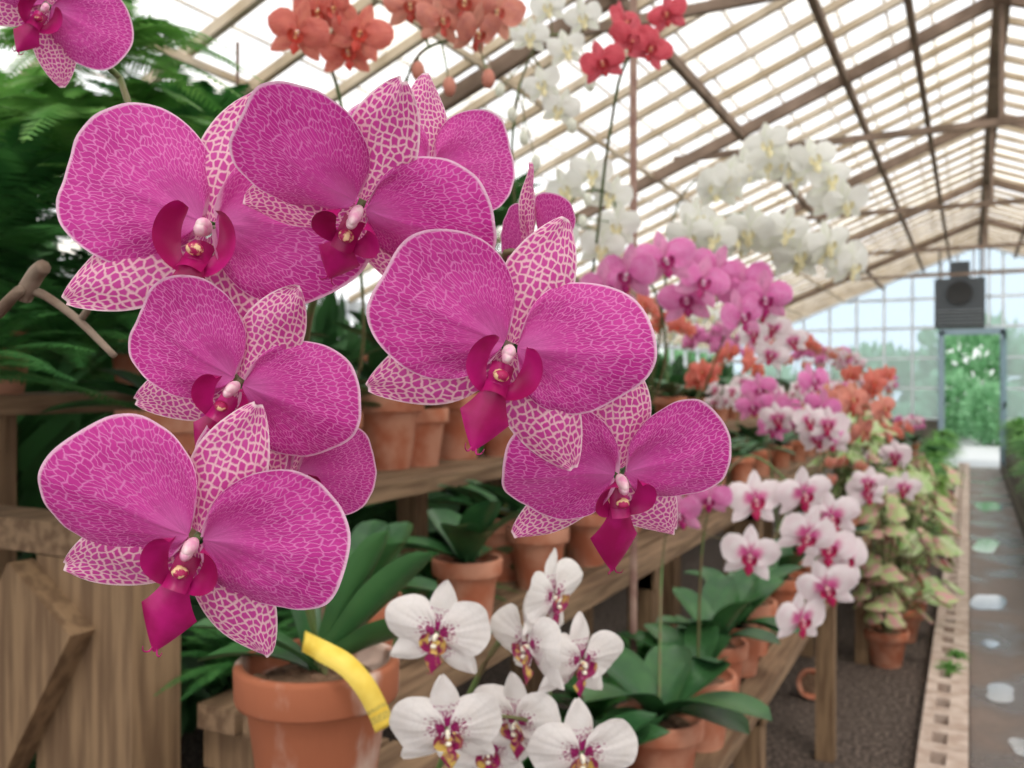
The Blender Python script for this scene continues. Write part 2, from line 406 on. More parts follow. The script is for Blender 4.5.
# yellow plant label bent over the pot rim
bm, uvl = new_bm()
o = st(-.205,.95,1.215)
P = [(-.002,-.062,.030),(.020,-.086,.028),(.046,-.095,.017),(.064,-.097,-.002),(.075,-.093,-.024),(.083,-.089,-.046)]
P = crom([Vector(p) for p in P], 6); rows = []
for i, p in enumerate(P):
    c = o + RT*p.x + FW*p.y + UP*p.z
    t = P[min(i+1,len(P)-1)]-P[max(0,i-1)]; nrm = Vector((-t.z, 0, t.x)).normalized()
    w = .0090
    sv = RT*nrm.x + UP*nrm.z
    rows.append([bm.verts.new(c - sv*w + FW*.0), bm.verts.new(c + sv*w + FW*.010)])
for i in range(len(rows)-1):
    f = bm.faces.new((rows[i][0], rows[i+1][0], rows[i+1][1], rows[i][1]))
    f.material_index = 1 if i in (24,26,27) else 0
lab = new_obj('plant_label', bm, [mat('yellow_plastic', (.80,.55,.06), .6, (.88,.66,.12), 40), mat('label_pencil_mark', (.45,.33,.08), .7, (.8,.6,.1), 700)])
sm = lab.modifiers.new('s', 'SOLIDIFY'); sm.thickness = .0004

# dry branch at the left
bm, uvl = new_bm()
tube(bm, [st(-.60,1.0,1.28), st(-.42,.62,1.47), st(-.285,.50,1.540), st(-.268,.5,1.552), st(-.240,.49,1.538), st(-.212,.48,1.515)], .0042, .0018, 0, 8)
tube(bm, [st(-.272,.5,1.548), st(-.262,.495,1.560), st(-.255,.49,1.564)], .0050, .0042, 0, 8)
tube(bm, [st(-.235,.49,1.535), st(-.215,.47,1.545), st(-.19,.46,1.548)], .002, .0012, 0, 8)
new_obj('dry_branch', bm, [TWIG])

# ---- white orchid with magenta blotches (bottom)
cluster('spotted_white_orchid', SPOT, [
  (-.060,.72,1.300,-12,-5,-8), (-.050,.70,1.231,4,-10,5), (.034,.74,1.325,55,-5,0), (.056,.73,1.275,35,-8,-4),
  (.054,.70,1.212,10,-12,0), (.014,.73,1.288,-55,-5,0), (.004,.74,1.222,-30,-10,0), (-.02,.76,1.19,0,0,0)], .041,
  [(-.10,.90,1.05), (-.03,.80,1.24), (0.005,.77,1.29), (.03,.76,1.27), (.03,.74,1.22)], (-.60,.80,.72), hi=True, seed=2, nleaf=4)

# ---- tiers of the stage
T = {1:(-.45,.72), 2:(-.74,1.04), 3:(-1.10,1.286), 4:(-1.50,1.48)}
def P1(x,y,t): return (x,y,T[t][1])

cluster('pink_white_orchid', PWHT, [(.476,1.80,1.158),(.59,1.80,1.198),(.622,1.78,1.098),(.572,1.78,1.035),(.50,1.85,1.262),(.60,1.85,1.275),(.675,1.9,1.22),(.70,1.9,1.13),(.66,1.88,1.16)], .058,
  [(.42,1.95,1.2),(.50,1.95,1.34),(.58,1.92,1.30),(.63,1.88,1.2),(.62,1.85,1.08)], P1(-.53,1.93,1), seed=3, nleaf=7)
cluster('purple_orchid', PINK, [(.395,1.80,1.272),(.335,1.80,1.24),(.36,1.85,1.30)], .045,
  [(.32,1.9,1.15),(.36,1.87,1.28)], P1(-.53,1.66,1), seed=4, nleaf=8, leafL=.27, leafW=.05)
cluster('pink_orchid', PINK, [(.272,1.6,1.722),(.343,1.62,1.685),(.408,1.6,1.623),(.455,1.62,1.655),(.205,1.6,1.696),(.165,1.6,1.672),(.375,1.66,1.705),(.43,1.66,1.68),(.17,1.62,1.625),(.33,1.7,1.66)], .050,
  [(.36,2.2,1.50),(.30,1.9,1.70),(.17,1.66,1.72),(.25,1.66,1.73),(.36,1.68,1.70),(.45,1.68,1.66)], P1(-.95,2.35,2), seed=5)
w = []
for i in range(13):
    t = i/12; w.append((.46+.37*t+random.uniform(-.02,.02), 2.2+.02*(i%3), 1.93+.14*math.sin(t*3.1)+random.uniform(-.03,.02)))
cluster('white_orchid', WHITE, w, .056, [(.42,2.6,1.6),(.42,2.3,1.95),(.55,2.26,2.05),(.70,2.26,2.06),(.82,2.26,1.97)], P1(-.98,2.7,2), seed=6, spread=26)
w = []
for i in range(16):
    t = i/15; w.append((.42+.40*t+random.uniform(-.02,.02), 2.15+.03*(i%3), 1.83+.06*math.sin(t*2.6)-.08*t+random.uniform(-.03,.03)))
cluster('white_orchid', WHITE, w, .057, [(.42,2.6,1.6),(.42,2.3,1.85),(.55,2.22,1.92),(.70,2.22,1.88),(.82,2.22,1.78)], P1(-.98,2.9,2), seed=7, spread=26)
cluster('white_orchid', WHITE, [(.06,1.7,1.82),(.10,1.7,1.87),(.15,1.7,1.90),(.19,1.72,1.86),(.20,1.7,1.80),(.17,1.7,1.76),(.09,1.72,1.78)], .042,
  [(.16,2.1,1.5),(.08,1.8,1.75),(.12,1.74,1.86),(.19,1.72,1.86),(.2,1.72,1.78)], P1(-1.25,2.4,3), seed=8, buds=[(.02,1.7,1.84),(.03,1.7,1.80),(.13,1.66,1.80),(.14,1.66,1.84)])
cluster('white_orchid', WHITE, [(-.01,1.5,2.11),(.03,1.5,2.08),(.06,1.5,2.13),(.09,1.5,2.06),(.12,1.52,2.12),(.05,1.5,2.0),(.08,1.5,1.96)], .032,
  [(.0,2.0,1.6),(.0,1.7,1.95),(.04,1.55,2.08),(.12,1.54,2.1)], P1(-1.30,2.0,3), seed=18, buds=[(.0,1.5,1.95),(.02,1.5,1.91),(.04,1.5,1.87),(-.02,1.5,1.99),(.10,1.5,1.93),(.13,1.5,2.0)])
cluster('coral_orchid', ORNG, [(-.262,1.1,1.930),(-.215,1.1,1.960),(-.185,1.1,1.930),(-.205,1.12,1.915),(-.24,1.12,1.965)], .037,
  [(-.28,1.6,1.5),(-.24,1.3,1.85),(-.24,1.15,1.94),(-.19,1.14,1.92)], P1(-1.32,1.35,3), seed=9, stake=.9, spread=30)
cluster('peach_orchid', PEACH, [(-.13,1.15,1.985),(-.09,1.15,1.965),(-.06,1.15,1.99),(-.045,1.15,1.950),(-.10,1.17,2.0),(-.02,1.17,1.985)], .035,
  [(-.16,1.7,1.6),(-.16,1.3,1.82),(-.13,1.2,1.93),(-.05,1.18,1.96)], P1(-1.30,1.62,3), seed=10, buds=[(-.12,1.15,1.90),(-.08,1.15,1.88),(-.03,1.15,1.89)], spread=32)
cluster('red_orchid', RED, [(.13,1.3,1.965),(.175,1.3,2.0),(.20,1.3,1.985),(.225,1.3,2.035),(.165,1.32,2.03)], .033,
  [(.14,1.9,1.6),(.16,1.5,1.9),(.17,1.35,1.98),(.22,1.32,2.02)], P1(-1.0,1.9,2), seed=11, spread=28)
cluster('rose_orchid', PWHT, [(.66,2.5,1.76),(.70,2.5,1.70),(.67,2.5,1.64),(.74,2.55,1.66),(.72,2.5,1.58),(.78,2.5,1.62)], .045, None, P1(-.95,3.2,2), seed=12)
def scat(n, r0, r1, h0, h1, d, seed):
    q = random.Random(seed); return [(q.uniform(r0,r1), d+q.uniform(-.1,.1), q.uniform(h0,h1)) for _ in range(n)]
cluster('rose_orchid', PINK, scat(9, .76,.98, 1.36,1.52, 2.8, 1), .052, None, P1(-.55,3.05,1), seed=13)
cluster('pink_white_orchid', PWHT, scat(6, .80,1.0, 1.32,1.42, 2.7, 2), .052, None, P1(-.58,2.65,1), seed=14)
cluster('peach_orchid', PEACH, scat(10, 1.02,1.28, 1.33,1.47, 3.0, 3), .055, None, P1(-.52,3.45,1), seed=15)
cluster('pink_white_orchid', PWHT, scat(7, 1.12,1.32, 1.10,1.30, 3.0, 4), .052, None, P1(-.50,3.75,1), seed=16)
cluster('coral_orchid', ORNG, scat(5, 1.50,1.70, 1.46,1.55, 4.0, 5), .048, None, P1(-.6,4.6,1), seed=17)

def generic(name, variety, seed, nfl=8):
    rnd = random.Random(seed); bm, uvl = new_bm()
    a = rnd.uniform(-.4, .4)
    pts = [Vector((0,0,.13)), Vector((-.02,.02,.30)), Vector((.03,a*.1,.46)), Vector((.14,a*.25,.50)), Vector((.24,a*.4,.43))]
    C = crom(pts, 8); tube(bm, pts, .004, .002, 3)
    for i in range(nfl):
        p = C[int(len(C)*(.45+.55*i/nfl))-1] + Vector((rnd.uniform(-.03,.03), rnd.uniform(-.05,.03), rnd.uniform(-.06,.03)))
        M = fmat(p, rnd.uniform(-30,40), rnd.uniform(-25,5), rnd.uniform(-20,20)); flower(bm, uvl, M, .046, seed+i, False)
    pot(bm, Matrix.Identity(4), .075, .14, seg=16); leaves(bm, uvl, Vector((0,0,.13)), 7, .22, .042, seed, hi=False)
    o = new_obj(name, bm, [TERRA, BARK, LEAF, STEM]+variety+[variety[1], STAKE]); me = o.data; bpy.data.objects.remove(o); return name, me
def leafpot(name, seed, R=.08, H=.15, n=9, L=.24):
    bm, uvl = new_bm(); pot(bm, Matrix.Identity(4), R, H, seg=24)
    leaves(bm, uvl, Vector((0,0,H*.9)), n, L, .045, seed, tilt=(.4,2.2))
    o = new_obj(name, bm, [TERRA, BARK, LEAF]); me = o.data; bpy.data.objects.remove(o); return name, me
G = [generic('pink_orchid', PINK, 101), generic('white_orchid', WHITE, 102), generic('rose_orchid', PWHT, 103), generic('peach_orchid', PEACH, 104), generic('coral_orchid', ORNG, 105), generic('rose_orchid', PWHT, 106)]
LP = [leafpot('potted_orchid_leaves', 201), leafpot('potted_orchid_leaves', 202), leafpot('potted_orchid_leaves', 203, .12, .21, 11, .27)]
def TM(x,y,z,s=1,rz=0): return Matrix.Translation((x,y,z)) @ Matrix.Rotation(rz,4,'Z') @ Matrix.Scale(s,4)
rnd = random.Random(5)
y = 3.3
while y < 11:
    for t, xx in ((1,-.60),(2,-.93),(3,-1.3)):
        if t == 1 and y < 4.0: continue
        n, me = rnd.choice(G + ([LP[0], LP[1], LP[0]] if t < 3 else [LP[1]]))
        inst(n, me, TM(xx+rnd.uniform(-.04,.04), y+rnd.uniform(-.08,.08), T[t][1], rnd.uniform(.85,1.1)*(1 if t > 1 else .9), rnd.uniform(-.5,.5)))
    y += .44
for (x,y,t,k,s) in ((-.86,1.50,2,0,.85),(-.88,1.86,2,1,.9),(-.87,1.18,2,1,.8),(-.88,2.15,2,0,.9),(-.58,1.38,1,0,.9),(-.56,2.20,1,1,1.0),(-.56,2.45,1,0,.9),(-1.34,1.9,3,2,.90),(-1.34,2.25,3,2,.90),(-1.32,1.56,3,2,.85),(-1.32,1.2,3,2,.8),(-1.33,2.75,3,2,1),(-1.3,3.1,3,0,1)):
    n, me = LP[k]; inst(n, me, TM(x,y,T[t][1],s,rnd.uniform(0,6)))
for y in (1.1,1.5,1.95,2.4,2.9,3.5,4.2,5.0):
    n, me = LP[rnd.randint(0,2)]; inst(n, me, TM(-1.72+rnd.uniform(-.05,.05), y, T[4][1], .85, rnd.uniform(0,6)))

# ------------------------------------------------------------------ ferns / foliage
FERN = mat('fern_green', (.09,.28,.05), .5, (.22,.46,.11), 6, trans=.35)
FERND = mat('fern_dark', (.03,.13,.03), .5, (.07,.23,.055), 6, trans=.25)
def fern_mesh(name, seed, m, n=26, arch=.6, up=1.0, np_=34, wid=.13):
    rnd = random.Random(seed); bm, uvl = new_bm()
    for f in range(n):
        a = f*2.4+rnd.uniform(-.3,.3); el = rnd.uniform(.25,1.3)*up; L = rnd.uniform(.75,1.0)
        h = Vector((math.cos(a), math.sin(a), 0)); s = Vector((-math.sin(a), math.cos(a), 0))
        def pos(t): return h*(L*t*math.cos(el)*(1+.2*t)) + UP*(L*(math.sin(el)*t - arch*t*t*.8))
        tube(bm, [pos(k/5) for k in range(6)], .006, .002, 0, 4, 2)
        for k in range(3, np_):
            t = k/np_; c = pos(t); d = (pos(t+.02)-c).normalized(); w = wid*math.sin(math.pi*min(1,t**.7*.97+.02))+.01
            for sg in (1,-1):
                side = (s*sg*.95+d*.35+UP*(-.2+rnd.uniform(-.1,.1))).normalized(); q = d*(.0095)
                v = [bm.verts.new(c-q), bm.verts.new(c+side*w*.5-q*.9), bm.verts.new(c+side*w), bm.verts.new(c+side*w*.5+q*.9), bm.verts.new(c+q)]
                bm.faces.new(v)
    o = new_obj(name, bm, [m]); me = o.data; bpy.data.objects.remove(o); return me
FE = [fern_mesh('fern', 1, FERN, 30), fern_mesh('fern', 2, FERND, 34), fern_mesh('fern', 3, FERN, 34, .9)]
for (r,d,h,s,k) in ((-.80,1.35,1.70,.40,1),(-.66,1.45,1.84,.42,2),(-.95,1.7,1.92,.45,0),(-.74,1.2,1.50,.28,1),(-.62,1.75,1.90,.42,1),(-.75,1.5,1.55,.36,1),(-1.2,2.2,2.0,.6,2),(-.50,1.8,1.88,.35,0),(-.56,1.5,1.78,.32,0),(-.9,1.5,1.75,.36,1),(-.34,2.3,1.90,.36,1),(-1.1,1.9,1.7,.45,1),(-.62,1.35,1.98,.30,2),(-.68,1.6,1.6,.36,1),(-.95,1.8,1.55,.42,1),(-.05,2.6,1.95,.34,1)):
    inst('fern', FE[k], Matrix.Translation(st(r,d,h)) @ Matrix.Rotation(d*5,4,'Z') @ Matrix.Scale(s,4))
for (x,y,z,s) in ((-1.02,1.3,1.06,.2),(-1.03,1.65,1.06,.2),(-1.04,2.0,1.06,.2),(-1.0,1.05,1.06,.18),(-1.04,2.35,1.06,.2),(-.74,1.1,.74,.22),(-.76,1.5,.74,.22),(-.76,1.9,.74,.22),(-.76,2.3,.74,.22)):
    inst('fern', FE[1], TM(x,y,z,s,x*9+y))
for i in range(38):
    y = 6.5+i*.30
    inst('fern', FE[(i*2)%3], TM(-.36+rnd.uniform(-.05,.03), y, .42+rnd.uniform(0,.28), rnd.uniform(.28,.36), i))
for i in range(48):
    y = 5.4+i*.26
    inst('fern', FE[(i*2)%3], TM(.70+rnd.uniform(-.05,.15), y, .58+rnd.uniform(0,.28), rnd.uniform(.34,.44), i*1.3))
inst('grass_tuft', FE[0], TM(-.09, 4.95, .09, .10, 0)); inst('grass_tuft', FE[2], TM(-.06, 5.2, .09, .10, 1))

# caladiums
CAL = mat('caladium_leaf', (.48,.56,.26), .5, (.66,.36,.34), 25, trans=.35, lo=.48, hi=.56)
CALG = mat('caladium_green', (.30,.50,.15), .5, (.62,.66,.42), 18, trans=.35)
CALR = mat('coleus_red', (.30,.04,.06), .5, (.20,.28,.08), 14, trans=.2)
def cal_mesh(name, seed, m, n=56):
    rnd = random.Random(seed); bm, uvl = new_bm()
    pot(bm, Matrix.Identity(4), .11, .18, 1, 2, 20)
    for i in range(n):
        a = rnd.uniform(0,6.28); r = rnd.uniform(.03,.26); z = .30+.66*rnd.random()**.8-.3*r
        p = Vector((r*math.cos(a), r*math.sin(a), z))
        tube(bm, [Vector((0,0,.15)), Vector((p.x*.5,p.y*.5,z*.8)), p], .003, .002, 3, 5, 3)
        L = rnd.uniform(.07,.12)
        M = Matrix.Translation(p) @ Matrix.Rotation(a+math.pi/2+rnd.uniform(-.5,.5),4,'Z') @ Matrix.Rotation(rnd.uniform(.3,1.1),4,'X')
        M = M @ Matrix.Rotation(math.pi,4,'Z')
        fan(bm, uvl, M, (0,0,0), math.pi/2, L, math.radians(80), .6, 0, -.15, .03, 0, 12, 4, 0, 0, False)
        fan(bm, uvl, M, (0,.02,0), -math.pi/2-.5, L*.55, math.radians(60), .6, 0, -.1, .03, 0, 8, 3, 0, 0, False)
        fan(bm, uvl, M, (0,.02,0), -math.pi/2+.5, L*.55, math.radians(60), .6, 0, -.1, .03, 0, 8, 3, 0, 0, False)
    o = new_obj(name, bm, [m, TERRA, BARK, STEM]); me = o.data; bpy.data.objects.remove(o); return me
CM = [cal_mesh('caladium', 1, CAL), cal_mesh('caladium', 2, CALG), cal_mesh('caladium', 3, CALR)]
for (x,y,z,s,k) in ((-.40,5.2,0,1.05,0),(-.36,5.75,.0,1.1,1),(-.34,6.3,0,1.1,0),(-.36,6.9,0,1.,2),(-.58,5.0,.72,.7,1),(-.58,5.55,.72,.7,0)):
    inst('potted_caladium', CM[k], TM(x,y,z,s,y*3))

# spare pot lying under the stage
bm, uvl = new_bm(); pot(bm, Matrix.Identity(4), .07, .12)
o = new_obj('terracotta_pot', bm, [TERRA, BARK]); o.matrix_world = Matrix.Translation((-.70,4.55,.07)) @ Matrix.Rotation(1.5,4,'X') @ Matrix.Rotation(.3,4,'Y')

# ------------------------------------------------------------------ stage woodwork
WOOD = mat('weathered_wood', (.14,.082,.045), .8, (.26,.165,.095), 4, .35, stretch=(14,1.2,14))
WOODV = mat('weathered_wood_upright', (.15,.088,.047), .8, (.27,.17,.092), 4, .35, stretch=(14,14,1.2))
bm, _ = new_bm()
Y0, Y1 = .95, 11.2
for t in (1,2,3,4):
    x, z = T[t]; x2 = x-.26 if t < 4 else x-.45; y0 = Y0 if t > 1 else .55
    for k in range(3):
        w = (x-x2)/3; box(bm, (x-(k+1)*w+.008, y0, z-.035), (x-k*w-.008, Y1, z))
for y in [Y0+.02]+[Y0+1.4*i for i in range(1,8)]:
    for t in (1,2,3,4):
        x, z = T[t]; box(bm, (x-.10, y, 0), (x-.03, y+.07, z-.036), 1)
        box(bm, (x-.26, y, z-.10), (x-.02, y+.04, z-.036), 1)
for k in range(3): box(bm, (-.74+.095*k, .55, 1.02), (-.74+.095*k+.088, .94, 1.053))
box(bm, (-.72,.58,0),(-.66,.64,1.019),1); box(bm, (-.54,.58,0),(-.48,.64,1.019),1)
box(bm, (-1.22, .86, 0), (-1.02, .945, 1.25), 1)
beam(bm, (-1.16,.84,1.20), (-1.75,.84,.30), .04, .16, 1)
box(bm, (-1.9,.86,1.252), (-1.05,.945,1.30), 0)
new_obj('plant_stage', bm, [WOOD, WOODV], False)

bm, _ = new_bm()
tube(bm, [Vector((-.70,2.0,.0)), Vector((-.70,2.0,3.6))], .009, .009, 0, 8)
new_obj('support_pipe', bm, [mat('rusty_pipe', (.18,.09,.07), .7, (.28,.18,.14), 20)])

# ------------------------------------------------------------------ house shell
bm, _ = new_bm(); box(bm, (-5,-4,-.1), (5,18.2,0))
GR = mat('dark_gravel', (.040,.028,.022), .85, (.17,.125,.10), 55, 1.0, lo=.45, hi=.6)
new_obj('floor', bm, [GR], False)
m, nt, out = nodes('wet_concrete')
b = N(nt,'ShaderNodeBsdfPrincipled'); tc = N(nt,'ShaderNodeTexCoord')
nz = N(nt,'ShaderNodeTexNoise'); nz.inputs['Scale'].default_value = 1.6; nz.inputs['Detail'].default_value = 4
nz2 = N(nt,'ShaderNodeTexNoise'); nz2.inputs['Scale'].default_value = 30; nz2.inputs['Detail'].default_value = 6
nt.links.new(tc.outputs['Object'], nz.inputs['Vector']); nt.links.new(tc.outputs['Object'], nz2.inputs['Vector'])
wet = maprange(nt, nz.outputs[0], .45, .62)
col = mixcol(nt, nz2.outputs[0], (.13,.088,.07), (.23,.17,.14)); col = mixcol(nt, wet, col, (.075,.050,.040))
nt.links.new(col, b.inputs['Base Color']); nt.links.new(maprange(nt, wet, 0, 1, .55, .26), b.inputs['Roughness'])
bp = N(nt,'ShaderNodeBump'); bp.inputs['Distance'].default_value = .003; bp.inputs['Strength'].default_value = .5
nt.links.new(nz2.outputs[0], bp.inputs['Height']); nt.links.new(bp.outputs[0], b.inputs['Normal'])
nt.links.new(b.outputs[0], out.inputs[0])
bm, _ = new_bm(); box(bm, (.0,-3,.0), (.46,18.0,.02)); new_obj('path', bm, [m], False)
m, nt, out = nodes('puddle_water')
b = N(nt,'ShaderNodeBsdfPrincipled'); b.inputs['Base Color'].default_value = (.20,.22,.24,1); b.inputs['Roughness'].default_value = .12
b.inputs['Specular IOR Level'].default_value = 1.0; b.inputs['Coat Weight'].default_value = 1.0; b.inputs['Coat Roughness'].default_value = .08; b.inputs['IOR'].default_value = 1.8
tc = N(nt,'ShaderNodeTexCoord'); nz = N(nt,'ShaderNodeTexNoise'); nz.inputs['Scale'].default_value = 8
nt.links.new(tc.outputs['Object'], nz.inputs['Vector'])
bp = N(nt,'ShaderNodeBump'); bp.inputs['Distance'].default_value = .001; bp.inputs['Strength'].default_value = .12
nt.links.new(nz.outputs[0], bp.inputs['Height']); nt.links.new(bp.outputs[0], b.inputs['Normal'])
nt.links.new(b.outputs[0], out.inputs[0]); pm = m
for i, (x,y,a,b_) in enumerate(((.13,4.9,.07,.14),(.11,6.9,.10,.28),(.13,9.3,.11,.38),(.2,12.3,.13,.55),(.10,5.8,.04,.10),(.2,4.2,.06,.10))):
    bm, _ = new_bm(); q = random.Random(i); p1 = q.uniform(0,6); p2 = q.uniform(0,6)
    vs = []
    for k in range(32):
        t = k*math.pi/16; g = 1+.18*math.sin(2*t+p1)+.08*math.sin(4*t+p2)
        vs.append(bm.verts.new((x+a*math.cos(t)*g, y+b_*math.sin(t)*g, .0225)))
    bm.faces.new(vs); new_obj('puddle', bm, [pm], False)
KB = mat('kerb_block', (.42,.31,.25), .85, (.58,.47,.40), 12, .3)
bm, _ = new_bm(); y = 1.0
while y < 17.9:
    x0, x1 = -.18, -.005; L = .215
    box(bm, (x0,y,0),(x0+.045,y+L,.09)); box(bm, (x0+.10,y,0),(x1,y+L,.09))
    box(bm, (x0+.045,y,0),(x0+.10,y+.035,.09)); box(bm, (x0+.045,y+.16,0),(x0+.10,y+L,.09))
    box(bm, (x0+.045,y+.035,0),(x0+.10,y+.16,.01), 1)
    y += L+.006
new_obj('block_kerb', bm, [KB, GR], False)
bm, _ = new_bm(); box(bm, (.47,-3,0),(.52,17.9,.12)); box(bm, (.521,3.5,0),(1.8,17.9,.42)); new_obj('raised_bed', bm, [mat('bed_soil', (.06,.05,.035), .9, (.12,.10,.07), 8)], False)

# roof
RX, RZ, SL = .18, 4.0, .40
def rz(x): return RZ - SL*abs(x-RX)
RAF = mat('roof_bar_paint', (.60,.51,.39), .75, (.43,.34,.23), 3, .1)
DARKW = mat('roof_dark_timber', (.18,.125,.09), .8, (.28,.20,.15), 5)
EAVE = -4.4
bm, _ = new_bm(); y = -3.0
while y < 18:
    beam(bm, (EAVE,y,rz(EAVE)), (RX,y,RZ), .035, .045, 0)
    beam(bm, (4.8,y,rz(4.8)), (RX,y,RZ), .035, .045, 0)
    y += .40
for x in (-3.4,-1.45,-.75,-.32, .7,1.5,2.5,3.6):
    beam(bm, (x,-3,rz(x)-.07), (x,18,rz(x)-.07), .04, .06, 1)
for x in (-2.75,-2.1):
    beam(bm, (x,-3,rz(x)-.05), (x,18,rz(x)-.05), .02, .03, 0)
beam(bm, (RX,-3,RZ-.04), (RX,18,RZ-.04), .10, .14, 1)
for y in (-1.2, 3.9, 6.45, 9.3, 12.2, 15.1):
    z = 3.15; xl = RX-(RZ-z)/SL; xr = RX+(RZ-z)/SL
    beam(bm, (xl,y,z), (xr,y,z), .03, .045, 1)
    beam(bm, (EAVE,y,rz(EAVE)-.05), (RX,y,RZ-.06), .05, .08, 1); beam(bm, (4.8,y,rz(4.8)-.05), (RX,y,RZ-.06), .05, .08, 1)
    beam(bm, (RX,y,z), (RX,y,RZ-.05), .03,.04,1)
new_obj('roof_frame', bm, [RAF, DARKW], False)
LATH = mat('shade_lath', (.78,.71,.60), .8, (.60,.52,.40), 3, trans=.3)
bm, _ = new_bm()
x = EAVE+.1
while x < RX-.1:
    beam(bm, (x,-3,rz(x)+.045), (x,18,rz(x)+.045), .014, .006, 0); x += .24
new_obj('shade_laths', bm, [LATH], False)
m, nt, out = nodes('whitewashed_glass')
tr = N(nt,'ShaderNodeBsdfTransparent'); tr.inputs[0].default_value = (1,1,1,1)
tl = N(nt,'ShaderNodeBsdfTranslucent'); tl.inputs[0].default_value = (.97,.90,.76,1)
tc = N(nt,'ShaderNodeTexCoord'); nz = N(nt,'ShaderNodeTexNoise'); nz.inputs['Scale'].default_value = 2.2; nz.inputs['Detail'].default_value = 5
nt.links.new(tc.outputs['Object'], nz.inputs['Vector'])
mx = N(nt,'ShaderNodeMixShader'); nt.links.new(maprange(nt, nz.outputs[0], .4, .68, .03, .7), mx.inputs[0])
nt.links.new(tr.outputs[0], mx.inputs[1]); nt.links.new(tl.outputs[0], mx.inputs[2]); nt.links.new(mx.outputs[0], out.inputs[0])
GLASS = m
bm, _ = new_bm()
for xa in (EAVE, 4.8):
    vs = [bm.verts.new(p) for p in ((xa,-3,rz(xa)+.03),(RX,-3,RZ+.03),(RX,18,RZ+.03),(xa,18,rz(xa)+.03))]; bm.faces.new(vs)
new_obj('roof_glazing', bm, [GLASS], False)

# walls
WH = mat('white_paint', (.74,.78,.82), .6, (.60,.64,.68), 5)
LOWW = mat('low_wall_block', (.10,.09,.075), .9, (.17,.15,.12), 6)
def pane_mat(name, c, f=.12):
    m, nt, out = nodes(name)
    tr = N(nt,'ShaderNodeBsdfTransparent'); tr.inputs[0].default_value = c4(c)
    gl = N(nt,'ShaderNodeBsdfTranslucent'); gl.inputs[0].default_value = (.85,.9,.95,1)
    mx = N(nt,'ShaderNodeMixShader'); mx.inputs[0].default_value = f
    nt.links.new(tr.outputs[0], mx.inputs[1]); nt.links.new(gl.outputs[0], mx.inputs[2]); nt.links.new(mx.outputs[0], out.inputs[0]); return m
PANE = pane_mat('frosted_blue_pane', (.58,.72,.86), .35)
bm, _ = new_bm()
box(bm, (EAVE,18.0,0), (-.46,18.15,.85), 1); box(bm, (.52,18.0,0), (4.8,18.15,.85), 1)
xs = [-.46-.48*i for i in range(9)] + [.52+.48*i for i in range(10)]
for x in xs: box(bm, (x-.022,17.99,.85), (x+.022,18.06,max(.9, rz(x))))
for z in (.87,1.42,1.97,2.52,3.05,3.5):
    xl = max(EAVE, RX-(RZ-z)/SL); xr = min(4.8, RX+(RZ-z)/SL)
    if z < 2.4:
        box(bm, (xl,17.992,z-.02), (-.46,18.058,z+.02)); box(bm, (.52,17.992,z-.02), (xr,18.058,z+.02))
    else: box(bm, (xl,17.992,z-.025), (xr,18.058,z+.025))
beam(bm, (EAVE,18.0,rz(EAVE)), (RX,18.0,RZ), .1, .09); beam(bm, (4.8,18.0,rz(4.8)), (RX,18.0,RZ), .1, .09)
for x in (-.46,.52): box(bm, (x-.05,17.95,0), (x+.05,18.1,2.45), 2)
box(bm, (-.5,17.95,2.38), (.56,18.1,2.48), 2)
for x in (-.2,.06,.3): box(bm, (x-.02,17.992,2.5), (x+.02,18.058,RZ-.1))
new_obj('wall_back', bm, [WH, LOWW, mat('door_frame_paint', (.30,.40,.48), .6)], False)
bm, _ = new_bm()
for (x0,x1,z0) in ((EAVE,-.46,.86),(.52,4.8,.86),(-.46,.52,2.48)):
    vs = [bm.verts.new((x0,18.07,z0)), bm.verts.new((x1,18.07,z0)), bm.verts.new((x1,18.07,rz(x1)))]
    if x0 < RX < x1: vs.append(bm.verts.new((RX,18.07,RZ)))
    vs.append(bm.verts.new((x0,18.07,rz(x0)))); bm.faces.new(vs)
new_obj('window_1', bm, [PANE], False)
bm, _ = new_bm()
box(bm, (EAVE-.1,-3,0), (EAVE,18,1.45), 1); y = -3
while y < 18: box(bm, (EAVE-.06,y-.02,1.45), (EAVE-.01,y+.02,rz(EAVE))); y += .8
box(bm, (EAVE-.07,-3,rz(EAVE)-.08), (EAVE,18,rz(EAVE)))
new_obj('wall_left', bm, [WH, LOWW], False)
bm, _ = new_bm()
box(bm, (4.8,-3,0), (4.9,18,.8), 1); y = -3
while y < 18: box(bm, (4.81,y-.02,.8), (4.86,y+.02,rz(4.8))); y += .8
new_obj('wall_right', bm, [WH, LOWW], False)
bm, _ = new_bm()
box(bm, (.50,17.0,.05), (.54,17.9,.12)); box(bm, (.50,17.0,2.25), (.54,17.9,2.35)); box(bm, (.50,17.0,.05), (.54,17.08,2.35)); box(bm, (.50,17.82,.05), (.54,17.9,2.35)); box(bm, (.50,17.0,1.1), (.54,17.9,1.2))
new_obj('door_1', bm, [mat('door_paint', (.25,.38,.45), .6)], False)

